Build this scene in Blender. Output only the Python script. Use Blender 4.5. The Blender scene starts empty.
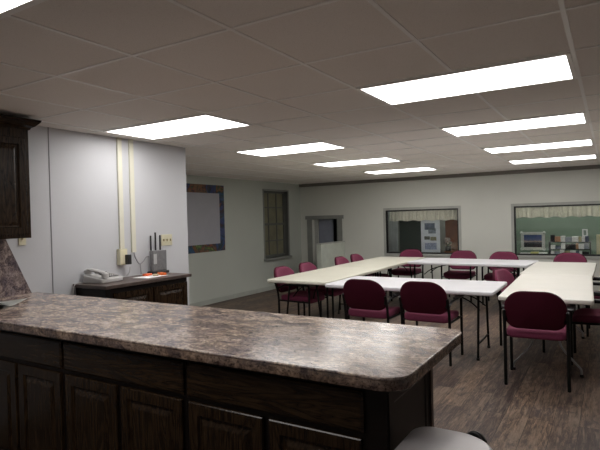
import bpy, bmesh, math, random
from mathutils import Vector, Matrix
random.seed(7)
PI = math.pi
S = bpy.context.scene
C = S.collection

# ------------------------------------------------------------------ camera
cam_d = bpy.data.cameras.new('camera')
cam_d.sensor_width = 36.0
cam_d.lens = 513.0 / 600.0 * 36.0
cam_d.clip_start = 0.02
cam = bpy.data.objects.new('camera', cam_d)
C.objects.link(cam)
R_ = Vector((0.8546, 0.5187, -0.0253)); F_ = Vector((-0.5191, 0.8546, -0.0120))
F_.normalize(); R_ = (R_ - F_ * R_.dot(F_)).normalized(); U_ = R_.cross(F_)
m = Matrix.Identity(4)
for i in range(3):
    m[i][0] = R_[i]; m[i][1] = U_[i]; m[i][2] = -F_[i]
m.translation = Vector((1.3746, -2.9538, 1.5215))
cam.matrix_world = m
S.camera = cam

# ------------------------------------------------------------------ world, exposure, lamp strengths
w = bpy.data.worlds.new('world'); S.world = w; w.use_nodes = True
w.node_tree.nodes['Background'].inputs[0].default_value = (0.02, 0.022, 0.025, 1)
w.node_tree.nodes['Background'].inputs[1].default_value = 0.3
S.view_settings.view_transform = 'Standard'
S.view_settings.look = 'None'
S.view_settings.gamma = 1.0
S.view_settings.use_curve_mapping = False
S.view_settings.exposure = 0.0
LAMP = 9.0             # emission of each ceiling panel
LAMP_COLOR = (1.0, 0.975, 0.95)

# ------------------------------------------------------------------ material helpers
def nodes(name):
    mt = bpy.data.materials.new(name); mt.use_nodes = True
    nt = mt.node_tree
    return mt, nt, nt.nodes['Principled BSDF']
def N(nt, kind, **kw):
    n = nt.nodes.new(kind)
    for k, v in kw.items(): setattr(n, k, v)
    return n
def coords(nt, scale=(1, 1, 1), rot=(0, 0, 0), kind='Object'):
    t = N(nt, 'ShaderNodeTexCoord'); mp = N(nt, 'ShaderNodeMapping')
    mp.inputs['Scale'].default_value = scale; mp.inputs['Rotation'].default_value = rot
    nt.links.new(t.outputs[kind], mp.inputs[0])
    return mp.outputs[0]
def noise(nt, vec, scale, detail=3, rough=.6, dist=0):
    n = N(nt, 'ShaderNodeTexNoise')
    n.inputs['Scale'].default_value = scale; n.inputs['Detail'].default_value = detail
    n.inputs['Roughness'].default_value = rough; n.inputs['Distortion'].default_value = dist
    nt.links.new(vec, n.inputs['Vector'])
    return n.outputs['Fac']
def ramp(nt, fac, stops):
    r = N(nt, 'ShaderNodeValToRGB'); e = r.color_ramp.elements
    while len(e) < len(stops): e.new(0.5)
    for el, (p, c) in zip(e, stops):
        el.position = p; el.color = (*c, 1)
    nt.links.new(fac, r.inputs[0])
    return r.outputs[0]
def mix(nt, fac, a, b, mode='MIX'):
    x = N(nt, 'ShaderNodeMix', data_type='RGBA', blend_type=mode)
    for sock, v in ((x.inputs[0], fac), (x.inputs[6], a), (x.inputs[7], b)):
        if hasattr(v, 'links'): nt.links.new(v, sock)
        elif isinstance(v, tuple): sock.default_value = (*v, 1)
        else: sock.default_value = v
    return x.outputs[2]
def bump(nt, b, h, strength, dist=0.01):
    n = N(nt, 'ShaderNodeBump'); n.inputs['Strength'].default_value = strength
    n.inputs['Distance'].default_value = dist
    nt.links.new(h, n.inputs['Height']); nt.links.new(n.outputs[0], b.inputs['Normal'])
def plain(name, col, rough=.5, metal=0, var=.08, scale=6, bs=0, bscale=200, spec=.5, coat=0):
    mt, nt, b = nodes(name)
    v = coords(nt)
    f = noise(nt, v, scale, 4)
    lo = tuple(c * (1 - var) for c in col); hi = tuple(min(1, c * (1 + var)) for c in col)
    nt.links.new(ramp(nt, f, [(.3, lo), (.7, hi)]), b.inputs['Base Color'])
    b.inputs['Roughness'].default_value = rough; b.inputs['Metallic'].default_value = metal
    b.inputs['Specular IOR Level'].default_value = spec
    if coat: b.inputs['Coat Weight'].default_value = coat; b.inputs['Coat Roughness'].default_value = .15
    if bs: bump(nt, b, noise(nt, v, bscale, 2), bs, .002)
    return mt

def wall_mat(name, col, blocks=False):
    mt, nt, b = nodes(name)
    v = coords(nt)
    f = noise(nt, v, 1.3, 4)
    nt.links.new(ramp(nt, f, [(.3, tuple(c * .95 for c in col)), (.7, col)]), b.inputs['Base Color'])
    b.inputs['Roughness'].default_value = .55
    h = noise(nt, v, 60, 3)
    bump(nt, b, h, .15, .003)
    return mt
M = {}
M['wall_white'] = wall_mat('painted_panel_wall', (.57, .575, .60))
M['wall_green'] = wall_mat('pale_green_wall', (.52, .55, .50))
M['wall_far'] = wall_mat('grey_white_wall', (.70, .71, .655))
M['wall_unseen'] = wall_mat('white_wall', (.84, .83, .80))
M['trim_dark'] = plain('dark_trim', (.19, .175, .155), .6)
M['casing'] = plain('grey_green_casing', (.27, .28, .26), .5)
M['casing_light'] = plain('light_casing', (.42, .43, .40), .5)
M['black_frame'] = plain('black_frame', (.012, .012, .012), .4)
M['cream_plastic'] = plain('cream_plastic', (.62, .58, .42), .4)
M['raceway'] = plain('raceway_cream', (.66, .64, .53), .5, 0, .04)
M['black_plastic'] = plain('black_plastic', (.012, .012, .013), .4)
M['black_metal'] = plain('black_metal', (.005, .005, .005), .5, 0, .1, 6, 0, 200, .25)
M['grey_metal'] = plain('grey_metal', (.35, .35, .36), .3, .8)
M['phone'] = plain('grey_phone_plastic', (.48, .47, .46), .4)
M['phone_dark'] = plain('dark_keypad', (.06, .06, .065), .5)
M['router'] = plain('router_grey', (.16, .16, .165), .5, 0, .2, 40)
M['paper'] = plain('white_paper', (.80, .80, .80), .7, 0, .03)
M['board'] = plain('whiteboard', (.38, .38, .42), .4, 0, .03)
M['bin'] = plain('bin_grey', (.38, .355, .36), .35, .25, .05)
M['curtain'] = plain('cream_curtain', (.92, .89, .80), .8, 0, .10, 25)
M['glass_wall'] = plain('green_room_wall', (.19, .26, .20), .7)
M['table_cream'] = plain('cream_table_plastic', (.72, .705, .60), .42, 0, .03, 3, .12, 300)
M['table_white'] = plain('white_table_plastic', (.77, .77, .80), .42, 0, .03, 3, .12, 300)
M['table_warm'] = plain('warm_white_table_plastic', (.76, .74, .68), .42, 0, .03, 3, .12, 300)
M['diffuser'] = None

def fabric(name, a, b_):
    mt, nt, b = nodes(name)
    v = coords(nt)
    f = noise(nt, v, 160, 3)
    nt.links.new(ramp(nt, f, [(.3, a), (.7, b_)]), b.inputs['Base Color'])
    b.inputs['Roughness'].default_value = .85
    b.inputs['Sheen Weight'].default_value = .15
    b.inputs['Sheen Tint'].default_value = (.9, .35, .5, 1)
    bump(nt, b, noise(nt, v, 500, 2), .2, .002)
    return mt
M['maroon'] = fabric('maroon_fabric', (.125, .015, .044), (.18, .024, .068))
M['maroon_dark'] = plain('dark_maroon_shell', (.052, .005, .014), .7, 0, .12, 120, 0, 200, .12)

def ceiling_mat():
    mt, nt, b = nodes('acoustic_tile')
    v = coords(nt)
    f = noise(nt, v, 240, 4, .7)
    c = ramp(nt, f, [(.34, (.56, .51, .47)), (.44, (.87, .825, .775)), (.8, (.91, .865, .82))])
    g = noise(nt, v, 1.1, 3)
    c = mix(nt, .5, c, ramp(nt, g, [(.3, (.86, .81, .755)), (.7, (.91, .865, .81))]))
    nt.links.new(c, b.inputs['Base Color']); b.inputs['Roughness'].default_value = .9
    bump(nt, b, f, .25, .003)
    return mt
M['ceiling'] = ceiling_mat()
M['tbar'] = plain('white_grid_metal', (.94, .92, .89), .4, 0, .02)

def floor_mat():
    mt, nt, b = nodes('rustic_vinyl_plank')
    v = coords(nt, rot=(0, 0, PI / 2))
    br = N(nt, 'ShaderNodeTexBrick')
    br.inputs['Scale'].default_value = 1; br.inputs['Brick Width'].default_value = 1.15
    br.inputs['Row Height'].default_value = .165; br.inputs['Mortar Size'].default_value = .0015
    br.inputs['Color1'].default_value = (0, 0, 0, 1); br.inputs['Color2'].default_value = (1, 1, 1, 1)
    br.inputs['Mortar'].default_value = (.5, .5, .5, 1); br.offset = .37
    nt.links.new(v, br.inputs['Vector'])
    tone = ramp(nt, br.outputs['Color'], [(0, (.060, .045, .042)), (.45, (.105, .078, .064)), (1, (.165, .122, .092))])
    # shift the grain per plank so that boards do not continue into each other
    sh = N(nt, 'ShaderNodeVectorMath', operation='MULTIPLY_ADD'); sh.inputs[1].default_value = (7, 13, 0)
    nt.links.new(br.outputs['Color'], sh.inputs[0]); nt.links.new(coords(nt, (12, 1.1, 1)), sh.inputs[2])
    g = noise(nt, sh.outputs[0], 5, 8, .78, .9)
    grain = ramp(nt, g, [(.32, (.18, .155, .16)), (.44, (.62, .57, .56)), (.54, (1.15, 1.06, .98)), (.66, (2.4, 2.15, 1.85))])
    c = mix(nt, .92, tone, grain, 'MULTIPLY')
    bl = noise(nt, sh.outputs[0], 1.6, 6, .7, .6)
    c = mix(nt, ramp(nt, bl, [(.48, (0, 0, 0)), (.64, (.6, .6, .6))]), c, (.26, .195, .145))
    c = mix(nt, ramp(nt, noise(nt, coords(nt, (4, 1.5, 1)), 3.4, 6, .75, .5), [(.50, (0, 0, 0)), (.64, (.8, .8, .8))]), c, (.042, .030, .032))
    c = mix(nt, br.outputs['Fac'], c, (.02, .015, .013))
    nt.links.new(c, b.inputs['Base Color']); b.inputs['Roughness'].default_value = .5
    b.inputs['Specular IOR Level'].default_value = .35
    bump(nt, b, g, .15, .002)
    return mt
M['floor'] = floor_mat()

def laminate(name='granite_laminate', tint=(1, 1, 1)):
    mt, nt, b = nodes(name)
    v = coords(nt, (1.0, 1.0, 1.0)); vs = coords(nt, (1.0, 1.7, 1.5), (0, 0, .5))
    a = noise(nt, vs, 6.5, 9, .74, .9)
    base = ramp(nt, a, [(.34, (.075, .058, .062)), (.43, (.24, .19, .18)), (.50, (.46, .36, .29)), (.57, (.74, .61, .50)), (.66, (.55, .475, .44)), (.74, (.80, .72, .63))])
    d = noise(nt, vs, 34, 7, .78, .8)
    fl = ramp(nt, d, [(.38, (.20, .17, .18)), (.46, (.72, .69, .68)), (.56, (1.12, 1.08, 1.04)), (.68, (1.55, 1.5, 1.45))])
    c = mix(nt, .95, base, fl, 'MULTIPLY')
    g = noise(nt, v, 3.0, 4, .6, .6)
    c = mix(nt, ramp(nt, g, [(.45, (0, 0, 0)), (.65, (.45, .45, .45))]), c, mix(nt, 1, fl, (.25, .22, .27), 'MULTIPLY'))
    sp = noise(nt, v, 110, 5, .75)
    c = mix(nt, ramp(nt, sp, [(.38, (.85, .85, .85)), (.45, (0, 0, 0))]), c, (.035, .026, .03))
    c = mix(nt, ramp(nt, sp, [(.58, (0, 0, 0)), (.66, (.6, .6, .6))]), c, (.72, .65, .58))
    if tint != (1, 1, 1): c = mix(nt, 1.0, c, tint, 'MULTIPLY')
    nt.links.new(c, b.inputs['Base Color']); b.inputs['Roughness'].default_value = .19
    b.inputs['Specular IOR Level'].default_value = .5
    bump(nt, b, noise(nt, v, 150, 3), .03, .001)
    return mt
M['laminate'] = laminate()
M['laminate_edge_shaded'] = laminate('granite_edge_shaded', (.46, .40, .36))  # countertop laminate again, the unlit look of the edges put into the tint
M['laminate_splash_shaded'] = laminate('granite_backsplash_shaded', (.50, .50, .58))  # same laminate, dimness below the wall cabinet painted in by a bluish tint

def dark_wood(name, axis):
    mt, nt, b = nodes(name)
    sc = (.9, .9, 7) if axis == 'x' else (7, 7, .9)
    v = coords(nt, sc)
    g = noise(nt, v, 1.7, 3, .45, 2.2)
    rg = N(nt, 'ShaderNodeMath', operation='MULTIPLY'); rg.inputs[1].default_value = 6.5
    nt.links.new(g, rg.inputs[0])
    pp = N(nt, 'ShaderNodeMath', operation='PINGPONG'); pp.inputs[1].default_value = .5
    nt.links.new(rg.outputs[0], pp.inputs[0])
    g = pp.outputs[0]
    c = ramp(nt, g, [(.0, (.012, .0068, .0035)), (.2, (.024, .0135, .0065)), (.5, (.037, .022, .011))])
    fine = noise(nt, coords(nt, (4, 4, 160) if axis == 'x' else (160, 160, 4)), 1.0, 3)
    c = mix(nt, .8, c, ramp(nt, fine, [(.35, (.4, .38, .36)), (.6, (1.15, 1.1, 1.05))]), 'MULTIPLY')
    nt.links.new(c, b.inputs['Base Color']); b.inputs['Roughness'].default_value = .27
    b.inputs['Specular IOR Level'].default_value = .25
    bump(nt, b, g, .12, .002)
    return mt
M['wood_h'] = dark_wood('dark_oak_horizontal', 'x')
M['wood_v'] = dark_wood('dark_oak_vertical', 'z')
M['wood_black'] = plain('dark_cabinet_panel', (.009, .006, .005), .4, 0, .2, 6, 0, 200, .2)
M['wood_top'] = plain('dark_brown_top', (.075, .052, .045), .35, 0, .3, 14)
M['door_brown'] = plain('brown_wood', (.22, .085, .035), .5, 0, .3, 6)

def emit(name, col, s):
    mt, nt, b = nodes(name)
    v = coords(nt); f = noise(nt, v, 30, 2)
    nt.links.new(ramp(nt, f, [(0, tuple(c * .97 for c in col)), (1, col)]), b.inputs['Emission Color'])
    b.inputs['Base Color'].default_value = (.8, .8, .8, 1)
    b.inputs['Emission Strength'].default_value = s
    return mt
M['diffuser'] = emit('lit_diffuser', LAMP_COLOR, LAMP)

def glass_mat():
    mt, nt, b = nodes('window_glass')
    nt.nodes.remove(b)
    out = nt.nodes['Material Output']
    tr = N(nt, 'ShaderNodeBsdfTransparent'); tr.inputs[0].default_value = (.95, .96, .955, 1)
    gl = N(nt, 'ShaderNodeBsdfGlossy'); gl.inputs['Roughness'].default_value = .04
    fr = N(nt, 'ShaderNodeFresnel'); fr.inputs[0].default_value = 1.5
    mx = N(nt, 'ShaderNodeMixShader')
    nt.links.new(fr.outputs[0], mx.inputs[0]); nt.links.new(tr.outputs[0], mx.inputs[1]); nt.links.new(gl.outputs[0], mx.inputs[2])
    nt.links.new(mx.outputs[0], out.inputs[0])
    return mt
M['glass'] = glass_mat()
M['night_glass'] = plain('frosted_night_glass', (.20, .19, .125), .3, 0, .2, 5)

def collage():
    mt, nt, b = nodes('colour_mural')
    v = coords(nt, (1, 1, 1))
    vo = N(nt, 'ShaderNodeTexVoronoi'); vo.inputs['Scale'].default_value = 9
    nt.links.new(v, vo.inputs['Vector'])
    n = noise(nt, v, 3.0, 5, .55, .8)
    c = ramp(nt, n, [(.36, (.008, .012, .035)), (.44, (.02, .06, .20)), (.50, (.015, .012, .018)), (.55, (.24, .08, .035)), (.59, (.02, .03, .015)), (.64, (.13, .19, .05)), (.70, (.40, .38, .14))])
    c = mix(nt, .12, c, mix(nt, 1, vo.outputs['Color'], (.3, .3, .25), 'MULTIPLY'))
    nt.links.new(c, b.inputs['Base Color']); b.inputs['Roughness'].default_value = .4
    return mt
M['mural'] = collage()

def landscape():
    mt, nt, b = nodes('landscape_print')
    t = N(nt, 'ShaderNodeTexCoord'); s = N(nt, 'ShaderNodeSeparateXYZ')
    nt.links.new(t.outputs['Generated'], s.inputs[0])
    nz = noise(nt, t.outputs['Generated'], 5, 4)
    ad = N(nt, 'ShaderNodeMath', operation='MULTIPLY_ADD'); ad.inputs[1].default_value = .35; ad.inputs[2].default_value = -.17
    nt.links.new(nz, ad.inputs[0])
    a2 = N(nt, 'ShaderNodeMath', operation='ADD'); nt.links.new(s.outputs['Z'], a2.inputs[0]); nt.links.new(ad.outputs[0], a2.inputs[1])
    c = ramp(nt, a2.outputs[0], [(.25, (.02, .025, .03)), (.40, (.03, .04, .06)), (.48, (.35, .25, .18)), (.60, (.10, .13, .24)), (.85, (.05, .09, .22))])
    nt.links.new(c, b.inputs['Base Color']); b.inputs['Roughness'].default_value = .3
    return mt
M['landscape'] = landscape()
def flat(name, col, rough=.6): return plain(name, col, rough, 0, .06, 10)

# ------------------------------------------------------------------ mesh helpers
def box(bm, x0, x1, y0, y1, z0, z1, bev=0):
    vs = [bm.verts.new((x, y, z)) for x in (x0, x1) for y in (y0, y1) for z in (z0, z1)]
    fs = [bm.faces.new([vs[i] for i in f]) for f in ((0, 1, 3, 2), (4, 6, 7, 5), (0, 4, 5, 1), (2, 3, 7, 6), (0, 2, 6, 4), (1, 5, 7, 3))]
    if bev:
        es = list({e for f in fs for e in f.edges})
        bmesh.ops.bevel(bm, geom=es, offset=bev, segments=2, affect='EDGES', profile=.5)
def tube(bm, pts, r, n=10, flat_=1.0):
    pts = [Vector(p) for p in pts]; rings = []
    up = None
    for i, p in enumerate(pts):
        d = (pts[min(i + 1, len(pts) - 1)] - pts[max(i - 1, 0)]).normalized()
        if up is None:
            up = Vector((0, 0, 1)) if abs(d.z) < .9 else Vector((1, 0, 0))
        a = d.cross(up).normalized(); b_ = a.cross(d).normalized(); up = b_
        rings.append([bm.verts.new(p + a * math.cos(2 * PI * k / n) * r + b_ * math.sin(2 * PI * k / n) * r * flat_) for k in range(n)])
    for A, B in zip(rings, rings[1:]):
        for k in range(n):
            bm.faces.new((A[k], A[(k + 1) % n], B[(k + 1) % n], B[k]))
    bm.faces.new(rings[0][::-1]); bm.faces.new(rings[-1])
def smooth_path(pts, k=6):
    P = [Vector(p) for p in pts]; out = []
    for i in range(len(P) - 1):
        a, b_, c, d = P[max(i - 1, 0)], P[i], P[i + 1], P[min(i + 2, len(P) - 1)]
        for j in range(k):
            t = j / k
            out.append(.5 * ((2 * b_) + (c - a) * t + (2 * a - 5 * b_ + 4 * c - d) * t * t + (3 * b_ - a - 3 * c + d) * t ** 3))
    out.append(P[-1]); return out
def rrect(w_, h_, radii, k=8, cx=0, cy=0):
    """rounded rectangle outline, radii = (bl, br, tr, tl)"""
    o = []
    for (sx, sy, a0), r in zip(((-1, -1, PI), (1, -1, 1.5 * PI), (1, 1, 0), (-1, 1, .5 * PI)), radii):
        x = cx + sx * (w_ / 2 - r); y = cy + sy * (h_ / 2 - r)
        for i in range(k + 1):
            a = a0 + .5 * PI * i / k
            o.append((x + r * math.cos(a), y + r * math.sin(a)))
    return o
def slab(bm, outline, z0, z1, r, rings=0, seg=3, fn=None):
    """solid plate with rounded rim; `rings` concentric cap loops so that it can be bent by fn"""
    n = len(outline); O = [Vector(p) for p in outline]
    nor = []
    for i in range(n):
        d = O[(i + 1) % n] - O[i - 1]
        nor.append(Vector((d.y, -d.x)).normalized())
    prof = []
    for i in range(seg + 1):
        a = -PI / 2 + .5 * PI * i / seg
        prof.append((r - r * math.cos(a), z0 + r + r * math.sin(a)))
    for i in range(seg + 1):
        a = .5 * PI * i / seg
        prof.append((r - r * math.cos(a), z1 - r + r * math.sin(a)))
    cen = sum(O, Vector((0, 0))) / n
    loops = []
    def mk(ins, z, s=1.0):
        L = []
        for i in range(n):
            p = O[i] - nor[i] * ins
            p = cen + (p - cen) * s
            q = Vector((p.x, p.y, z))
            L.append(bm.verts.new(fn(q) if fn else q))
        return L
    for k in range(rings, 0, -1): loops.append(mk(r, z0, 1 - k / (rings + 1)))
    if not rings: loops.append(mk(r + .003, z0))
    for ins, z in prof: loops.append(mk(ins, z))
    for k in range(1, rings + 1): loops.append(mk(r, z1, 1 - k / (rings + 1)))
    if not rings: loops.append(mk(r + .003, z1))
    for A, B in zip(loops, loops[1:]):
        for i in range(n):
            try: bm.faces.new((A[i], A[(i + 1) % n], B[(i + 1) % n], B[i]))
            except ValueError: pass
    bm.faces.new(loops[0][::-1]); bm.faces.new(loops[-1])
def nested(bm, w_, h_, prof, T):
    """raised panel front: prof = [(inset, depth)...] from the rim inwards, T maps (u, v, depth) to a point"""
    L = []
    for ins, d in prof:
        L.append([bm.verts.new(T(u, v, d)) for u, v in ((ins, ins), (w_ - ins, ins), (w_ - ins, h_ - ins), (ins, h_ - ins))])
    for A, B in zip(L, L[1:]):
        for i in range(4): bm.faces.new((A[i], A[(i + 1) % 4], B[(i + 1) % 4], B[i]))
    bm.faces.new(L[-1]); bm.faces.new(L[0][::-1])
PANEL = [(0, 0), (0, .014), (.004, .018), (.050, .018), (.056, .009), (.062, .007), (.066, .007), (.088, .017), (.092, .0175)]
DRAWER = [(0, 0), (0, .012), (.010, .018)]
def obj(name, bm, mat, parent=None, smooth=False, angle=40):
    bmesh.ops.recalc_face_normals(bm, faces=bm.faces)
    me = bpy.data.meshes.new(name); bm.to_mesh(me); bm.free()
    me.materials.append(mat)
    if smooth:
        for p in me.polygons: p.use_smooth = True
        me.set_sharp_from_angle(angle=math.radians(angle))
    o = bpy.data.objects.new(name, me); C.objects.link(o)
    if parent: o.parent = parent
    return o
def B(): return bmesh.new()
def bxo(name, mat, parent, *a, bev=0):
    bm = B(); box(bm, *a, bev=bev); return obj(name, bm, mat, parent)
def tag(o, label, cat, group=None, kind=None):
    o['label'] = label; o['category'] = cat
    if group: o['group'] = group
    if kind: o['kind'] = kind
    return o
def thing(name, label, cat, loc=(0, 0, 0), rz=0, group=None):
    o = bpy.data.objects.new(name, None); C.objects.link(o); o.empty_display_size = .1
    o.location = loc; o.rotation_euler = (0, 0, rz)
    return tag(o, label, cat, group)
def struct(name, bm, mat, parent=None):
    o = obj(name, bm, mat, parent)
    if not parent: o['kind'] = 'structure'
    return o
def copy_tree(o, parent=None):
    c = o.copy(); C.objects.link(c)
    if parent: c.parent = parent
    for ch in list(o.children): copy_tree(ch, c)
    return c

# ------------------------------------------------------------------ room shell
XL, XB, XR, YF, YN, YE, H = -4.95, -2.64, 4.2, 7.5, -4.4, 1.255, 2.34
bm = B(); box(bm, XL - .4, XR + .1, YN - .1, YF + 1.9, -.1, 0); struct('floor', bm, M['floor'])
bm = B(); box(bm, XL - .4, XR + .1, YN - .1, YF + .0, H, H + .1); struct('ceiling', bm, M['ceiling'])
bm = B(); box(bm, XB - .12, XB, YN, YE, 0, H); struct('wall_partition', bm, M['wall_white'])
bm = B(); box(bm, XL, XB - .12, YE - .12, YE, 0, H); struct('wall_near_left', bm, M['wall_white'])
bm = B(); box(bm, XR, XR + .1, YN, YF, 0, H); struct('wall_right', bm, M['wall_unseen'])
bm = B(); box(bm, XB - .12, XR, YN - .1, YN, 0, H); struct('wall_back', bm, M['wall_unseen'])
# vertical joint lines between the wall panels of the partition
bm = B(); box(bm, XB, XB + .003, -.366, -.358, .5, H); struct('trim_1', bm, plain('joint_grey', (.22, .22, .23), .6))
# left wall with a window recess
WY0, WY1, WZ0, WZ1 = 5.99, 6.94, .69, 2.15
bm = B()
box(bm, XL - .3, XL, YE - .12, WY0, 0, H); box(bm, XL - .3, XL, WY1, YF + .1, 0, H)
box(bm, XL - .3, XL, WY0, WY1, 0, WZ0); box(bm, XL - .3, XL, WY0, WY1, WZ1, H)
struct('wall_left', bm, M['wall_green'])
bm = B(); box(bm, XL, XL + .012, YE, YF, 0, .085); struct('baseboard_left', bm, plain('green_baseboard', (.40, .42, .38), .5))
# far wall with a doorway and two interior windows
DX0, DX1, DZ = -4.64, -3.98, 1.50
W1 = (-2.80, -1.25, .73, 1.655); W2 = (-.21, 1.9, .73, 1.655)
bm = B(); yb = YF + .12
box(bm, XL, DX0, YF, yb, 0, H); box(bm, DX0, DX1, YF, yb, DZ, H); box(bm, DX1, W1[0], YF, yb, 0, H)
for W in (W1, W2):
    box(bm, W[0], W[1], YF, yb, 0, W[2]); box(bm, W[0], W[1], YF, yb, W[3], H)
box(bm, W1[1], W2[0], YF, yb, 0, H); box(bm, W2[1], XR, YF, yb, 0, H)
struct('wall_far', bm, M['wall_far'])
bm = B(); box(bm, DX1 + .15, XR, YF - .012, YF, 0, .085); struct('baseboard_far', bm, plain('grey_baseboard', (.45, .45, .42), .5))
bm = B(); box(bm, XL, XR, YF - .05, YF, H - .07, H, .004); struct('trim_2', bm, M['trim_dark'])
# door casing
bm = B()
box(bm, DX0 - .13, DX0, YF - .02, YF, 0, DZ, .003); box(bm, DX1, DX1 + .13, YF - .02, YF, 0, DZ, .003)
box(bm, DX0 - .17, DX1 + .17, YF - .03, YF, DZ, DZ + .085, .004)
door = struct('door_1', bm, M['casing'])
# the slab of the door stands open behind the opening
bxo('door_panel', plain('blue_grey_door', (.26, .28, .34), .5), door, DX0 + .10, -4.17, YF + .15, YF + .19, .02, 1.495)
bm = B(); box(bm, DX0 + .005, DX0 + .10, YF + .10, YF + .14, 0, 1.5); obj('door_jamb', bm, M['casing_light'], door)
# interior windows: casing, black frame, sill, glass
for k, W in enumerate((W1, W2)):
    a, b_, c, d = W
    bm = B(); t = .05
    box(bm, a - t, a, YF - .015, YF, c - t, d + t); box(bm, b_, b_ + t, YF - .015, YF, c - t, d + t)
    box(bm, a, b_, YF - .015, YF, d, d + t); box(bm, a, b_, YF - .022, YF, c - t, c)
    wn = struct('window_%d' % (k + 1), bm, M['casing_light'])
    bm = B(); t = .028
    box(bm, a, a + t, YF, YF + .05, c, d); box(bm, b_ - t, b_, YF, YF + .05, c, d)
    box(bm, a + t, b_ - t, YF, YF + .05, d - t, d); box(bm, a + t, b_ - t, YF, YF + .05, c, c + t)
    obj('window_frame', bm, M['black_frame'], wn)
    bxo('window_pane', M['glass'], wn, a + t, b_ - t, YF + .020, YF + .026, c + t, d - t)
# left wall window
bm = B()
box(bm, XL - .01, XL + .015, WY0 - .03, WY0, WZ0, WZ1 + .03); box(bm, XL - .01, XL + .015, WY1, WY1 + .03, WZ0, WZ1 + .03)
box(bm, XL - .01, XL + .015, WY0, WY1, WZ1, WZ1 + .03)
w3 = struct('window_3', bm, M['casing'])
bxo('window_sill', M['casing'], w3, XL - .12, XL + .06, WY0 - .05, WY1 + .05, WZ0 - .05, WZ0, bev=.004)
bm = B(); xg = XL - .11
box(bm, xg - .03, xg + .03, WY0, WY0 + .05, WZ0, WZ1); box(bm, xg - .03, xg + .03, WY1 - .05, WY1, WZ0, WZ1)
box(bm, xg - .03, xg + .03, WY0, WY1, WZ0, WZ0 + .06); box(bm, xg - .03, xg + .03, WY0, WY1, WZ1 - .05, WZ1)
zm = (WZ0 + WZ1) / 2
box(bm, xg - .03, xg + .035, WY0, WY1, zm - .025, zm + .025)
for i in (1, 2):
    y = WY0 + (WY1 - WY0) * i / 3; box(bm, xg - .01, xg + .012, y - .012, y + .012, WZ0, WZ1)
for z in ((WZ0 + zm) / 2, (WZ1 + zm) / 2): box(bm, xg - .01, xg + .012, WY0, WY1, z - .012, z + .012)
box(bm, XL - .11, XL - .002, WY1 - .012, WY1 - .001, WZ0, WZ1); box(bm, XL - .11, XL - .002, WY0 + .001, WY0 + .012, WZ0, WZ1)
obj('window_frame', bm, plain('dark_sash', (.12, .125, .115), .5), w3)
bxo('window_pane', M['night_glass'], w3, xg - .008, xg - .004, WY0, WY1, WZ0, WZ1)

# room behind the far wall
bm = B()
box(bm, -1.0, 2.6, YF + 1.25, YF + 1.33, 0, H)
struct('wall_office', bm, M['glass_wall'])
bm = B(); box(bm, -3.3, -1.0, YF + 1.35, YF + 1.43, 0, H); struct('wall_office_left', bm, plain('dim_wall', (.26, .27, .24), .7))
bm = B(); box(bm, -1.08, -1.0, yb, YF + 1.33, 0, H); struct('wall_office_divider', bm, M['glass_wall'])
bm = B(); box(bm, -3.4, -3.3, yb, YF + 1.4, 0, H); struct('wall_office_side', bm, M['wall_far'])
bm = B(); box(bm, 2.6, 2.7, yb, YF + 1.33, 0, H); struct('wall_office_right', bm, M['glass_wall'])
bm = B(); box(bm, -3.4, XR, YF, YF + 1.9, H, H + .1); struct('ceiling_office', bm, M['ceiling'])
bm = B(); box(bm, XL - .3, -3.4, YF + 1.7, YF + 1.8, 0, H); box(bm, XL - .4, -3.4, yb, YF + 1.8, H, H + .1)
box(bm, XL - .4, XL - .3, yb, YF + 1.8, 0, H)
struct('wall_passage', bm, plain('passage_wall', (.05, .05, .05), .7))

# low guard wall beside the doorway
bm = B(); box(bm, -3.91, -3.80, 6.40, YF, 0, .975, .004); struct('wall_guard', bm, plain('guard_white', (.58, .62, .55), .5))
bm = B(); box(bm, -3.92, -3.79, 6.39, YF, .975, .995, .004); struct('trim_3', bm, M['casing_light'])

# ceiling grid
bm = B(); t = .61
i = -8
while i * t < XR:
    if i * t > XL: box(bm, i * t - .010, i * t + .010, YN, YF - .05, H - .0045, H + .001)
    i += 1
j = -7
while j * t < YF:
    if j * t > YN: box(bm, XL, XR, j * t - .009, j * t + .009, H - .0042, H + .001)
    j += 1
struct('trim_4', bm, M['tbar'])

# ------------------------------------------------------------------ ceiling light panels
def light_panel(i, j, label):
    t_ = thing('ceiling_light', label, 'ceiling light', (i * t + t, j * t + t / 2, H - .012), 0, 'fluorescent ceiling light panels')
    bm = B(); a, b_ = t - .012, t / 2 - .012; f = .022
    box(bm, -a, a, -b_, -b_ + f, 0, .011); box(bm, -a, a, b_ - f, b_, 0, .011)
    box(bm, -a, -a + f, -b_ + f, b_ - f, 0, .011); box(bm, a - f, a, -b_ + f, b_ - f, 0, .011)
    obj('frame', bm, M['tbar'], t_)
    bxo('diffuser', M['diffuser'], t_, -a + f, a - f, -b_ + f, b_ - f, .003, .009)
LP = [(0, 0, 'largest rectangular ceiling light, first of the right-hand row from the camera'),
      (0, 3, 'rectangular ceiling light second from the camera in the right-hand row'),
      (0, 6, 'rectangular ceiling light third from the camera in the right-hand row'),
      (0, 9, 'rectangular ceiling light nearest the far wall in the right-hand row'),
      (-4, 0, 'rectangular ceiling light over the wall with the phone and cream conduits'),
      (-4, 3, 'rectangular ceiling light second in the left-hand row, past the partition end'),
      (-4, 6, 'rectangular ceiling light third in the left-hand row'),
      (-4, 9, 'rectangular ceiling light nearest the far wall in the left-hand row'),
      (-2, -4, 'ceiling light cut off by the top left corner of the photo')]
for a in LP: light_panel(*a)

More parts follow.
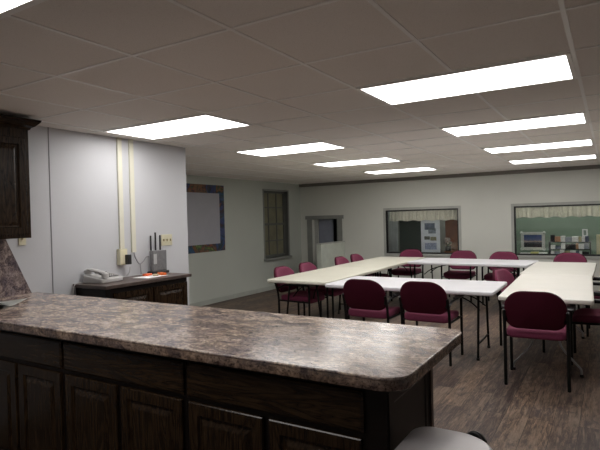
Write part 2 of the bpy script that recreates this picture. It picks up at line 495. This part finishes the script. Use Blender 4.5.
# ------------------------------------------------------------------ peninsula with laminate top
def front_T(x0, z0, y):       # faces -y
    return lambda u, v, d: (x0 + u, y - d, z0 + v)
def cabinet(x0, x1, label, doors=2, filler=0, end=False):
    r = thing('base_cabinet', label, 'cabinet', ((x0 + x1) / 2, -1.06, 0), 0, 'dark oak base cabinets under the peninsula')
    cx, cy = (x0 + x1) / 2, -1.06
    bxo('body', M['wood_black'], r, x0 + .001 - cx, x1 - .001 - cx, -1.292 - cy, -.82 - cy, .09, .93, bev=.002)
    bxo('toe_kick', M['wood_black'], r, x0 + .001 - cx, x1 - .001 - cx, -1.23 - cy, -.85 - cy, 0, .09)
    xe = x1 - filler
    bm = B(); nested(bm, xe - x0 - .02, .148, DRAWER, front_T(x0 + .01 - cx, .757, -1.292 - cy)); obj('drawer', bm, M['wood_h'], r)
    n = doors; wd = (xe - x0 - .04 - .03 * (n - 1)) / n
    for k in range(n):
        bm = B(); nested(bm, wd, .60, PANEL, front_T(x0 + .02 + k * (wd + .03) - cx, .135, -1.292 - cy)); obj('door', bm, M['wood_v'], r)
    if end:
        bm = B(); nested(bm, .455, .80, [(0, 0), (0, .006), (.045, .006), (.055, .0015)], lambda u, v, d: (x1 - cx - .001 + d, -1.285 - cy + u, .11 + v))
        obj('end_panel', bm, M['wood_black'], r)
        bxo('corner_post', plain('dark_corner_post', (.05, .026, .018), .35), r, x1 - cx - .02, x1 - cx + .012, -.83 - cy, -.80 - cy, 0, .93)
cabinet(-1.97, -1.115, 'dark oak base cabinet with drawer at the left edge of the photo')
cabinet(-1.115, -.24, 'dark oak base cabinet in the middle of the peninsula, one wide drawer over two doors')
cabinet(-.24, .70, 'dark oak base cabinet at the free end of the peninsula beside the grey bin', filler=.075, end=True)

out = []
X0, X1, Y0, Y1 = -2.64, .778, -1.352, -.50
out = rrect(X1 - X0, Y1 - Y0, (.012, .10, .075, .012), 8, (X0 + X1) / 2, (Y0 + Y1) / 2)
ct = thing('countertop', 'brown and grey granite-look laminate countertop on the dark cabinets, rounded corners', 'countertop', (0, 0, 0))
bm = B(); slab(bm, out, .970, .98, .004); obj('worktop', bm, M['laminate'], ct, True)
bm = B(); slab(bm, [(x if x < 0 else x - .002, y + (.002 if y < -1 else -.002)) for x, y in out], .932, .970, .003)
obj('shaded_edge', bm, M['laminate_edge_shaded'], ct, True)['label'] = 'mottled countertop edge with its shade put into the colour'
# backsplash with sloped end
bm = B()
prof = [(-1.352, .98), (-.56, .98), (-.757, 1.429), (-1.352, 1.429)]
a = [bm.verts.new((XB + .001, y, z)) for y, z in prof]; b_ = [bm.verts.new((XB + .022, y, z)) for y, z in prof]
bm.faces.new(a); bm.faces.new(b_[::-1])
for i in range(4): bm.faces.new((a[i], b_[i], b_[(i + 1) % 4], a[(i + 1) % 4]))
tag(obj('backsplash', bm, M['laminate_splash_shaded']), 'granite-look laminate backsplash with a slanted end under the wall cabinet', 'backsplash')
# wall cabinet
uc = thing('wall_cabinet', 'dark wood wall cabinet with crown moulding at the left edge', 'cabinet', (XB, -.715, 1.43))
bxo('body', M['wood_v'], uc, .001, .30, -.95, 0, 0, .85, bev=.003)
bm = B()
cp = [(.30, .805), (.308, .805), (.314, .82), (.335, .832), (.362, .862), (.368, .878), (.30, .878)]
for y0, y1 in ((-.95, .0),):
    L0 = [bm.verts.new((x, y0, z)) for x, z in cp]; L1 = [bm.verts.new((x, y1 + (x - .30), z)) for x, z in cp]
    bm.faces.new(L0); bm.faces.new(L1[::-1])
    for i in range(len(cp)): bm.faces.new((L0[i], L1[i], L1[(i + 1) % len(cp)], L0[(i + 1) % len(cp)]))
L0 = [bm.verts.new((.001, (x - .30), z)) for x, z in cp]; L1 = [bm.verts.new((x, (x - .30), z)) for x, z in cp]
bm.faces.new(L0); bm.faces.new(L1[::-1])
for i in range(len(cp)): bm.faces.new((L0[i], L1[i], L1[(i + 1) % len(cp)], L0[(i + 1) % len(cp)]))
obj('crown_moulding', bm, M['wood_h'], uc)
bm = B(); nested(bm, .44, .71, PANEL, lambda u, v, d: (.30 + d, -.035 - u, .03 + v)); obj('door', bm, M['wood_v'], uc)
bm = B(); nested(bm, .44, .71, PANEL, lambda u, v, d: (.30 + d, -.495 - u, .03 + v)); obj('door', bm, M['wood_v'], uc)

# paper lying on the counter
bm = B(); P = []
nx, ny = 10, 4
for i in range(nx + 1):
    for j in range(ny + 1):
        u = i / nx; v = j / ny
        p = .42 * (1 - u); q = .26 * (1 - v); x = -2.13 - .93 * p + .40 * q; y = -.885 - .37 * p - .92 * q
        z = .990 + .06 * max(0, u + v - 1.45) ** 1.5
        P.append(bm.verts.new((x, y, z)))
for i in range(nx):
    for j in range(ny):
        k = i * (ny + 1) + j; bm.faces.new((P[k], P[k + 1], P[k + ny + 2], P[k + ny + 1]))
bmesh.ops.solidify(bm, geom=bm.faces[:], thickness=.007)
tag(obj('paper_booklet', bm, plain('grey_paper', (.80, .82, .78), .6), None, True), 'pale booklet with a curled corner lying on the counter left edge', 'booklet')

# ------------------------------------------------------------------ low cabinet by the partition wall
cr = thing('side_cabinet', 'low dark cabinet against the white wall under the router and phone', 'cabinet', (XB, .38, 0))
ZT = 1.005
bxo('body', M['wood_black'], cr, .002, .40, -.53, .425, .08, ZT - .03, bev=.002)
bxo('toe_kick', M['wood_black'], cr, .002, .35, -.53, .425, 0, .08)
bxo('cabinet_top', M['wood_top'], cr, .002, .44, -.56, .455, ZT - .03, ZT, bev=.004)
for k in (0, 1):
    y0 = -.46 + k * .445
    bm = B(); nested(bm, .43, .62, PANEL, lambda u, v, d: (.40 + d, y0 + u, .31 + v)); obj('door', bm, M['wood_v'], cr)

# desk phone
ph = thing('desk_phone', 'grey desk telephone on the low dark cabinet', 'telephone', (-2.50, .03, ZT), math.radians(97))
ph.scale = (1.15, 1.15, 1.15)
bm = B()
def wedge(q): return Vector((q.x, q.y, q.z if q.z < .01 else q.z * (1 + (q.y + .1) * 4.2)))
slab(bm, rrect(.23, .20, (.02,) * 4, 5), 0, .034, .008, fn=wedge)
obj('phone_body', bm, M['phone'], ph, True)
bm = B(); box(bm, -.005, .095, -.07, .045, .0, .004, .001)
for v in bm.verts: v.co.z += .037 * (1 + (v.co.y + .1) * 4.0)
for i in range(3):
    for j in range(4):
        pass
kp = obj('keypad', bm, M['phone_dark'], ph)
bm = B()
for i in range(4):
    for j in range(5):
        x = .004 + i * .023; y = -.063 + j * .021; z = .041 + .0375 * (y + .1) * 4.0
        box(bm, x, x + .015, y, y + .013, z, z + .005, .001)
kb = obj('button', bm, M['phone'], kp); kb['kind'] = 'stuff'
bxo('phone_display', plain('phone_lcd', (.10, .11, .10), .2), ph, .0, .09, .055, .088, .064, .071)
bm = B()
tube(bm, smooth_path([(-.07, -.105, .060), (-.07, -.085, .075), (-.07, -.03, .088), (-.07, .04, .098), (-.07, .085, .096), (-.07, .105, .085)], 4), .022, 10, .6)
tube(bm, [(-.07, -.09, .045), (-.07, -.09, .072)], .027, 12); tube(bm, [(-.07, .085, .066), (-.07, .085, .096)], .027, 12)
obj('handset', bm, M['phone'], ph, True)
# phone cord
bm = B()
tube(bm, smooth_path([(-2.585, -.06, ZT + .008), (-2.60, -.15, ZT + .007), (-2.60, -.19, ZT - .01), (-2.605, -.20, .93), (-2.60, -.205, .80), (-2.61, -.21, .60)], 8), .004, 6)
tag(obj('phone_cord', bm, M['phone'], None, True), 'pale cord hanging over the left end of the low cabinet', 'cord')
# papers and packets
bm = B(); slab(bm, rrect(.18, .30, (.004,) * 4, 2), 0, .003, .001)
o = tag(obj('paper_sheet', bm, M['paper']), 'white sheet of paper under the orange packets on the low cabinet', 'paper')
o.location = (-2.40, .49, ZT + .0005); o.rotation_euler = (0, 0, .15)
cols = [((.75, .12, .03), 'orange snack packet nearest the phone on the white paper', (-2.47, .51, .2)),
        ((.80, .16, .03), 'orange snack packet nearest the router on the white paper', (-2.39, .62, 1.3)),
        ((.45, .36, .22), 'tan snack packet between the two orange ones', (-2.40, .55, .8))]
for n_, (c_, lab, (x, y, rz)) in enumerate(cols):
    bm = B(); slab(bm, rrect(.055, .09, (.008,) * 4, 3), 0, .022 if n_ < 2 else .014, .007, 1)
    o = tag(obj('snack_packet', bm, plain('packet_%s' % 'abc'[n_], c_, .35, 0, .25, 40), None, True), lab, 'packet')
    o.location = (x, y, ZT + .004); o.rotation_euler = (0, 0, rz)
# router on its stand with three antennas
ro = thing('router', 'grey upright wireless router with three antennas beside the light switches', 'router', (-2.575, .75, ZT), 0)
bm = B(); slab(bm, rrect(.12, .20, (.015,) * 4, 4), 0, .025, .006); obj('base', bm, M['black_plastic'], ro, True)
bm = B(); box(bm, -.022, .03, -.092, .092, .025, .235, .008); obj('router_body', bm, M['router'], ro)
for k in (-1, 0, 1):
    bm = B(); tube(bm, [(-.03, k * .062, .21), (-.03, k * .062, .262), (-.03, k * .062, .268), (-.03, k * .062, .385 + (.03 if k == 0 else 0))], .0085, 8)
    obj('antenna', bm, M['black_plastic'], ro, True)
bxo('label_plate', plain('pale_plate', (.45, .46, .46), .5), ro, .030, .032, -.085, -.045, .10, .20)
# conduits, outlet, adapter, cables, switches
for y, z0, lab in ((.350, 1.28, 'cream conduit running down to the outlet box'), (.490, 1.235, 'cream conduit right of the outlet box, with a cable at its foot')):
    bm = B(); box(bm, XB + .001, XB + .020, y - .025, y + .025, z0, H - .002, .002)
    tag(obj('wall_conduit', bm, M['raceway']), lab, 'conduit', 'cream surface conduits on the partition wall')
ot = thing('outlet_box', 'cream electrical outlet box with a black plug on the white wall', 'outlet', (XB, .345, 1.125))
ot.scale = (1, .85, .85)
bxo('housing', M['cream_plastic'], ot, .001, .045, -.06, .045, 0, .18, bev=.004)
bxo('cover_plate', plain('cream_plate', (.74, .68, .48), .4), ot, .045, .049, -.055, .04, .01, .17, bev=.001)
bxo('plug_adapter', M['black_plastic'], ot, .049, .095, .005, .055, .005, .115, bev=.006)
bm = B()
tube(bm, smooth_path([(XB + .075, .385, 1.105), (XB + .07, .38, 1.05), (XB + .05, .36, 1.02), (XB + .07, .30, ZT + .008), (XB + .10, .24, ZT + .006)], 6), .004, 6)
tag(obj('power_cable', bm, M['phone'], None, True), 'grey cable from the black plug down to the low cabinet', 'cable')
bm = B()
tube(bm, smooth_path([(XB + .02, .485, 1.235), (XB + .03, .495, 1.18), (XB + .04, .53, 1.12), (XB + .04, .58, 1.14), (XB + .04, .62, 1.18), (XB + .04, .655, 1.18)], 8), .006, 8)
tube(bm, smooth_path([(XB + .04, .54, 1.118), (XB + .045, .54, 1.06), (XB + .05, .54, ZT + .012)], 5), .006, 8)
tag(obj('network_cable', bm, plain('grey_cable', (.30, .30, .31), .5), None, True), 'grey cable looping from the right conduit to the router', 'cable')
def switch(name, label, y, z, n):
    r = thing(name, label, 'switch plate', (XB, y, z))
    bxo('cover_plate', M['cream_plastic'], r, .001, .008, -.03 - .023 * (n - 1), .03 + .023 * (n - 1), -.058, .058, bev=.002)
    for k in range(n):
        yy = (k - (n - 1) / 2) * .046
        bxo('toggle', plain('toggle_dark', (.40, .34, .2), .4), r, .008, .02, yy - .005, yy + .005, -.012, .012)
switch('light_switch', 'cream triple light switch plate right of the router', .935, 1.335, 3)
switch('light_switch', 'cream switch plate half hidden below the wall cabinet', -.615, 1.425, 1)

# ------------------------------------------------------------------ bin at the end of the peninsula
bn = thing('trash_bin', 'light grey rounded bin beside the free end of the peninsula', 'bin', (.887, -1.36, 0))
ol = rrect(.30, .54, (.03, .145, .145, .07), 10)
bm = B(); slab(bm, ol, .0, .70, .01, fn=lambda q: Vector((q.x * (.86 + .14 * q.z / .7) - .0, q.y * (.86 + .14 * q.z / .7), q.z)))
obj('bin_body', bm, M['bin'], bn, True)
bm = B(); slab(bm, rrect(.308, .55, (.03, .15, .15, .075), 10), .70, .742, .018, 2, 5); obj('lid', bm, M['bin'], bn, True)
bm = B(); tube(bm, smooth_path([(.035, .268, .70), (.045, .276, .730), (.07, .270, .738), (.095, .255, .722)], 5), .013, 8); box(bm, .05, .10, .24, .272, .70, .728, .005)
obj('latch', bm, M['black_plastic'], bn, True)

# ------------------------------------------------------------------ chairs
def bend_back(q):      # plate in (x, y) = (width, height), z = thickness -> upright, curved, leaning back
    x, h, t_ = q.x, q.y, q.z
    curve = 1.1 * x * x
    belly = .018 * math.sin(max(0, min(1, (h + .17) / .35)) * PI)
    y = -.325 - (h) * .28 + t_ + curve - belly + .0
    return Vector((x, y, .688 + h * .97))
def seat_fn(q):
    z = q.z
    z += .012 * (q.x / .24) ** 2
    if q.y > .10: z -= 1.6 * (q.y - .10) ** 2
    return Vector((q.x, q.y, z))
def make_chair(label):
    r = thing('armchair', label, 'chair', (0, 0, 0), 0, 'maroon armchairs around the tables')
    bm = B(); slab(bm, rrect(.485, .47, (.06, .06, .09, .09), 8, 0, .0), .412, .492, .028, 5, 4, seat_fn); obj('seat', bm, M['maroon'], r, True, 60)
    bm = B(); slab(bm, rrect(.478, .338, (.095, .095, .158, .158), 9), -.012, .030, .020, 6, 4, bend_back); obj('backrest', bm, M['maroon'], r, True, 60)
    bm = B(); slab(bm, rrect(.494, .354, (.10, .10, .167, .167), 9), -.026, .004, .012, 6, 3, bend_back); obj('back_shell', bm, M['maroon_dark'], r, True, 60)
    for s in (-1, 1):
        bm = B(); tube(bm, [(s * .25, -.24, 0), (s * .25, -.24, .45), (s * .25, -.255, .55), (s * .248, -.30, .68)], .0145, 8)
        obj('leg', bm, M['black_metal'], r, True)
        bm = B(); tube(bm, [(s * .25, .235, 0), (s * .25, .235, .60), (s * .25, .23, .628), (s * .25, .21, .64)], .0145, 8)
        obj('leg', bm, M['black_metal'], r, True)
        bm = B(); tube(bm, [(s * .25, -.262, .585), (s * .25, -.15, .637), (s * .25, .215, .64)], .011, 8); obj('arm_rail', bm, M['black_metal'], r, True)
        bm = B(); slab(bm, rrect(.062, .30, (.028,) * 4, 5, s * .268, .075), .648, .670, .008); obj('arm_pad', bm, M['black_plastic'], r, True)
        bm = B(); slab(bm, rrect(.07, .10, (.03,) * 4, 5), -.02, .012, .006, 0, 3, lambda q: Vector((s * .232 + q.z * .6 * s, -.29 - q.y * .22, .635 + q.y))); obj('back_bracket', bm, M['black_plastic'], r, True)
    bm = B()
    tube(bm, [(-.25, -.18, .43), (.25, -.18, .43)], .010, 8); tube(bm, [(-.25, .14, .43), (.25, .14, .43)], .010, 8)
    tube(bm, [(-.25, -.24, .43), (-.25, .235, .42)], .011, 8); tube(bm, [(.25, -.24, .43), (.25, .235, .42)], .011, 8)
    obj('seat_frame', bm, M['black_metal'], r, True)
    return r
R = math.radians
chairs = [  # x, y, rotation (0 = facing +y), label
    (.785, 2.13, 3, 'maroon armchair nearest the camera, at the near end of the right-hand table'),
    (-.285, 2.46, 0, 'maroon armchair at the front white table, second from the left, behind the counter corner'),
    (-.93, 2.43, 0, 'maroon armchair at the front white table, left of its neighbour'),
    (-2.25, 3.06, -90, 'maroon armchair nearest the camera on the left side of the cream tables'),
    (-2.25, 3.72, -90, 'maroon armchair second from the camera on the left side of the cream tables'),
    (-2.25, 4.87, -90, 'maroon armchair third from the camera, left side, before the white guard wall'),
    (-2.26, 5.50, -90, 'maroon armchair farthest from the camera on the left side of the cream tables'),
    (-2.03, 6.56, 180, 'maroon armchair under the left window, at the far left corner of the tables'),
    (-.97, 6.36, 180, 'maroon armchair at the far white table, below the right end of the first window'),
    (-.24, 6.20, 180, 'maroon armchair at the far white table, between the two windows'),
    (.79, 6.10, 180, 'maroon armchair under the second window, beyond the far end of the right-hand tables'),
    (.555, 3.47, -104, 'maroon armchair inside the table ring, turned towards the right-hand tables'),
    (1.25, 3.03, 90, 'maroon armchair cut by the right edge, tucked under the near right-hand table'),
    (1.34, 4.42, 90, 'maroon armchair cut by the right edge, farther along the right-hand tables')]
proto = None
for x, y, rz, lab in chairs:
    if proto is None: proto = make_chair(lab); c = proto
    else: c = copy_tree(proto)
    c.location = (x, y, 0); c.rotation_euler = (0, 0, R(rz)); c['label'] = lab

# ------------------------------------------------------------------ folding tables
def table(label, cx, cy, L, D, rz, mat, leg_mat, style='plain', z=.74, group='folding tables'):
    """long axis = local x"""
    r = thing('folding_table', label, 'table', (cx, cy, 0), R(rz), group)
    bm = B(); slab(bm, rrect(L, D, (.035,) * 4, 6), z - .042, z, .012, 0, 4); obj('tabletop', bm, mat, r, True)
    for e in (-1, 1):
        xe = e * (L / 2 - .19)
        bm = B(); tube(bm, [(xe, -D * .36, z - .055), (xe, D * .36, z - .055)], .011, 8); top = obj('leg_mount', bm, leg_mat, r, True)
        for s in (-1, 1):
            if style == 'wishbone':
                pts = smooth_path([(xe, s * .11, z - .05), (xe, s * .11, .42), (xe, s * .125, .27), (xe, s * .235, .13), (xe, s * .285, .07), (xe, s * .29, .012)], 5)
            else:
                pts = [(xe, s * .20, z - .05), (xe, s * .285, .012)]
            bm = B(); tube(bm, pts, .0100 if style == 'wishbone' else .0125, 8); g = obj('leg', bm, leg_mat, r, True)
            bm = B(); tube(bm, [(xe, s * (.29 if style == 'wishbone' else .285), 0), (xe, s * (.29 if style == 'wishbone' else .285), .025)], .018, 10); obj('foot_cap', bm, M['black_plastic'], g, True)
        bm = B()
        zc = .36 if style == 'wishbone' else .16
        yc = .115 if style == 'wishbone' else .265
        tube(bm, [(xe, -yc, zc), (xe, yc, zc)], .009, 8); obj('crossbar', bm, leg_mat, r, True)
        bm = B()
        for s in (-.07, .07):
            tube(bm, smooth_path([(xe, s * 2.2, .50), (xe - e * .10, s * 1.8, .58), (xe - e * .25, s * 1.4, .64), (xe - e * .46, s, z - .055)], 4), .008, 8)
        obj('brace', bm, leg_mat, r, True)
    return r
bl, gm = M['black_metal'], M['grey_metal']
table('cream folding table nearest the camera on the left side', -2.06, 3.51, 1.93, .89, 90, M['table_cream'], bl)
table('cream folding table on the far left side, reaching the left window', -2.08, 5.50, 2.02, .90, 90, M['table_cream'], bl)
table('bright white folding table across the front, behind two maroon armchairs', -.60, 2.83, 1.90, .91, .5, M['table_white'], bl, z=.742)
table('narrow-looking white folding table across the far side below the windows', -.645, 5.88, 1.93, .90, -4, M['table_white'], bl, z=.741)
table('large warm white folding table nearest the camera on the right side', .80, 3.20, 2.02, .80, 92, M['table_warm'], gm, 'wishbone')
table('warm white folding table on the far right side, below the second window', .755, 5.14, 1.82, .84, 90, M['table_warm'], bl)

# ------------------------------------------------------------------ mural and whiteboard on the left wall
bm = B(); box(bm, XL + .001, XL + .012, 2.75, 4.67, .96, 2.19); tag(obj('wall_mural', bm, M['mural']), 'colourful picture poster on the left wall behind the blank white board', 'poster')
bm = B(); box(bm, XL + .014, XL + .032, 2.95, 4.51, 1.10, 2.035, .003); tag(obj('white_board', bm, M['board']), 'blank grey-white board hung over the colourful poster', 'board')

# ------------------------------------------------------------------ things seen through the far windows
def valance(x0, x1, y, z0, z1, label):
    bm = B(); n = int((x1 - x0) * 90); rows = 6; V = []
    for i in range(n + 1):
        x = x0 + (x1 - x0) * i / n; f = math.sin(x * 62) + .5 * math.sin(x * 143 + 1)
        for j in range(rows + 1):
            v = j / rows
            V.append(bm.verts.new((x, y + .024 * f * (1.2 - v) , z0 + (z1 - z0) * v - (.010 * math.sin(x * 23) if j == 0 else 0))))
    for i in range(n):
        for j in range(rows):
            k = i * (rows + 1) + j; bm.faces.new((V[k], V[k + rows + 1], V[k + rows + 2], V[k + 1]))
    bmesh.ops.solidify(bm, geom=bm.faces[:], thickness=.004)
    o = thing('valance', label, 'valance', (0, 0, 0), 0, 'cream gathered valances')
    obj('cloth', bm, M['curtain'], o, True, 80)
    bm = B(); tube(bm, [(x0, y, z1 - .012), (x1, y, z1 - .012)], .008, 8)
    for x in (x0 + .01, (x0 + x1) / 2, x1 - .01): box(bm, x - .006, x + .006, 7.618, y, z1 - .018, z1 - .006)
    obj('curtain_rod', bm, M['grey_metal'], o, True)
valance(-2.78, -1.28, 7.69, 1.42, 1.65, 'cream gathered valance across the top of the first far window')
valance(-.26, 1.9, 7.69, 1.435, 1.65, 'cream gathered valance across the top of the second far window')
bm = B(); n = 30; V = []
for i in range(n + 1):
    x = -2.93 + .26 * i / n
    for z in (.005, 2.335): V.append(bm.verts.new((x, 7.86 + .02 * math.sin(i * 1.1), z)))
for i in range(n): bm.faces.new((V[2 * i], V[2 * i + 2], V[2 * i + 3], V[2 * i + 1]))
bmesh.ops.solidify(bm, geom=bm.faces[:], thickness=.004)
tag(obj('side_curtain', bm, plain('pale_curtain', (.66, .69, .70), .8), None, True, 80), 'pale grey hanging curtain at the left side of the first far window', 'curtain')
bm = B(); box(bm, -2.72, -2.14, 8.10, 8.16, .0, 1.9, .004)
tag(obj('dark_partition', bm, plain('dark_green_board', (.025, .04, .03), .6)), 'dark green panel behind the glass left of the poster board', 'panel')
# poster board
pb = thing('poster_board', 'white poster board with blue-grey drawings leaning inside the first far window', 'poster board', (-1.92, 7.80, 0))
bxo('board', plain('poster_white', (.78, .82, .88), .6), pb, -.20, .205, -.012, .0, .60, 1.43)
bxo('easel', M['door_brown'], pb, -.02, .02, .0, .03, 0, 1.40)
for (x0, x1, z0, z1, c_) in ((-.12, .10, 1.22, 1.36, (.15, .18, .24)), (-.04, .12, 1.14, 1.25, (.24, .28, .33)), (-.13, -.01, 1.01, 1.08, (.10, .11, .09)), (0, .13, .99, 1.07, (.28, .27, .16)), (-.12, .13, .80, .94, (.38, .43, .58))):
    bxo('printed_drawing', plain('drawing_print', c_, .6, 0, .4, 30), pb, x0, x1, -.0135, -.0125, z0, z1)
bm = B(); box(bm, -1.74, -1.44, 8.3, 8.36, 0, 1.95, .004); tag(obj('brown_door', bm, M['door_brown']), 'brown wooden door leaf seen at the right of the first far window', 'door leaf')
bm = B(); box(bm, -1.66, -1.1, 7.9, 8.15, .0, .76, .004); tag(obj('side_counter', bm, M['door_brown']), 'low brown counter below the pale flowers in the first far window', 'counter')
fl = thing('flower_pot', 'dark pot of pale flowers inside the first far window', 'plant', (-1.60, 7.98, .76))
bm = B(); slab(bm, rrect(.12, .12, (.059,) * 4, 6), 0, .11, .01); obj('pot', bm, M['black_plastic'], fl, True)
bm = B()
for k in range(26):
    a = random.random() * 6.28; rr = .07 * random.random() ** .5; zz = .14 + random.random() * .13
    bmesh.ops.create_icosphere(bm, subdivisions=1, radius=.02, matrix=Matrix.Translation((rr * math.cos(a), rr * math.sin(a), zz)))
obj('blossoms', bm, plain('blossom', (.45, .40, .36), .7, 0, .4, 20), fl, True)['kind'] = 'stuff'
bm = B()
for k in range(14):
    a = k * .9; tube(bm, [(0, 0, .09), (.05 * math.cos(a), .05 * math.sin(a), .16), (.09 * math.cos(a), .09 * math.sin(a), .19)], .006, 5)
obj('leaves', bm, plain('leaf', (.04, .09, .03), .6), fl, True)['kind'] = 'stuff'

# second window: low ledge with framed picture, shelf and books
bm = B(); box(bm, -.30, 1.9, 7.64, 8.15, .66, .70, .003); tag(obj('window_ledge', bm, plain('ledge_grey', (.30, .33, .30), .5)), 'grey ledge inside the second far window carrying picture and books', 'ledge')
fp = thing('framed_picture', 'white framed landscape picture standing on the ledge', 'picture', (.06, 7.93, .80))
bm = B(); t2 = .055
box(bm, -.215, .215, -.02, .01, 0, t2, .004); box(bm, -.215, .215, -.02, .01, .35 - t2, .35, .004)
box(bm, -.215, -.215 + t2, -.02, .01, t2, .35 - t2, .004); box(bm, .215 - t2, .215, -.02, .01, t2, .35 - t2, .004)
for sx in (-1, 1):
    for z in (.02, .335): bmesh.ops.create_icosphere(bm, subdivisions=2, radius=.032, matrix=Matrix.Translation((sx * .20, -.012, z)))
obj('frame', bm, plain('ornate_white_frame', (.55, .57, .54), .5, 0, .25, 50), fp)
bxo('picture_print', M['landscape'], fp, -.215 + t2, .215 - t2, -.010, -.004, t2, .35 - t2)
# flat books and binders in three rows
def book(x, z, w_, h_, d, c_, lab, grp, y=7.84, rz=0):
    r = thing('book', lab, 'book', (x, y, z), rz, grp)
    bxo('cover', plain('book_cover', c_, .55, 0, .15, 30), r, -w_ / 2, w_ / 2, -d / 2, d / 2, 0, h_, bev=min(.004, h_ * .2))
    bxo('page_block', M['paper'], r, -w_ / 2 + .004, w_ / 2 - .004, d / 2 - .002, d / 2 + .001, .003, h_ - .003)
white, yel, drk, blu, red, gry, org = (.88, .88, .86), (.70, .66, .26), (.012, .012, .014), (.08, .12, .26), (.35, .05, .05), (.34, .37, .42), (.60, .20, .05)
g1 = 'books and binders along the bottom of the second far window'
bk = thing('display_rack', 'dark stepped rack holding books inside the second far window', 'rack', (.69, 8.02, .70))
for z in (0, .115, .25):
    bxo('shelf', M['black_plastic'], bk, -.35, .35, -.14, .14, z, z + .012)
for x in (-.35, .338): bxo('side_panel', M['black_plastic'], bk, x, x + .012, -.14, .14, 0, .262)
places = ['left end', 'left side', 'left centre', 'centre', 'right centre', 'right side', 'right end']
def row(z, x0, specs, rowname):
    x = x0
    for i, (w_, h_, c_, cn) in enumerate(specs):
        book(x + w_ / 2, z, w_ - .004, h_, .16, c_, '%s book or box, %s from the left on the %s' % (cn, ('first', 'second', 'third', 'fourth', 'fifth', 'sixth', 'seventh', 'eighth')[i], rowname), 'items on the %s' % rowname, 7.97)
        x += w_
for k, (x, w_, h_, c_, lab) in enumerate([(-.06, .20, .05, white, 'white flat book on the ledge at left below the framed picture'), (.10, .14, .07, yel, 'yellowish flat book on the ledge below the framed picture'), (.245, .14, .06, white, 'white flat book on the ledge just left of the rack')]):
    book(x, .70, w_, h_, .16, c_, lab, 'flat books below the framed picture', 7.85)
random.seed(3)
pal = [(white, 'white'), (drk, 'dark'), (white, 'white'), (gry, 'grey'), (drk, 'dark'), ((.12, .15, .22), 'grey-blue'), (white, 'white'), ((.50, .27, .16), 'tan'), (white, 'white'), ((.45, .42, .25), 'olive')]
def fill(z, hmin, hmax, name, start, n):
    ws = [random.uniform(.6, 1.5) for _ in range(n)]; k = .64 / sum(ws)
    row(z, .37, [(w_ * k, random.uniform(hmin, hmax), *pal[(start + q * 3) % 10]) for q, w_ in enumerate(ws)], name)
fill(.712, .055, .095, 'rack\'s bottom shelf', 0, 8)
fill(.827, .05, .115, 'rack\'s middle shelf', 2, 8)
fill(.962, .07, .13, 'rack\'s top shelf', 4, 8)
sp = thing('small_frame', 'small white framed picture on top of the books, right side', 'picture', (.945, 8.02, 1.06))
bm = B(); box(bm, -.045, .045, -.008, .008, 0, .022); box(bm, -.045, .045, -.008, .008, .113, .135)
box(bm, -.045, -.023, -.008, .008, .022, .113); box(bm, .023, .045, -.008, .008, .022, .113)
obj('frame', bm, M['paper'], sp)
bxo('picture_print', plain('small_print', (.20, .25, .22), .5, 0, .4, 60), sp, -.023, .023, -.004, .004, .022, .113)
bm = B(); box(bm, 1.13, 1.26, 7.95, 8.10, .70, 1.09, .003); tag(obj('cream_binder', bm, plain('cream_card', (.62, .58, .38), .6)), 'tall cream binder box at the right edge of the second far window', 'binder')
# dark things standing in the passage behind the doorway
tag(bxo('dark_panel', M['black_plastic'], None, -4.13, -4.03, YF + .5, YF + .56, 0, 1.7), 'narrow dark panel visible through the doorway beside the blue-grey door', 'panel')
# unseen light panels, added to brighten what shows through the far windows
for x, y, lab in ((-.05, YF + .55, 'unseen light panel added in the back office above the framed landscape picture'), (1.2, YF + .55, 'unseen light panel added inside the room behind the second far window'), (-2.1, YF + .75, 'unseen light panel added inside the room behind the first far window')):
    t_ = thing('added_office_light', lab, 'ceiling light', (x, y, H - .012), 0, 'added lights of the back office')
    bxo('diffuser', M['diffuser'], t_, -.5, .5, -.14, .14, .0, .009)
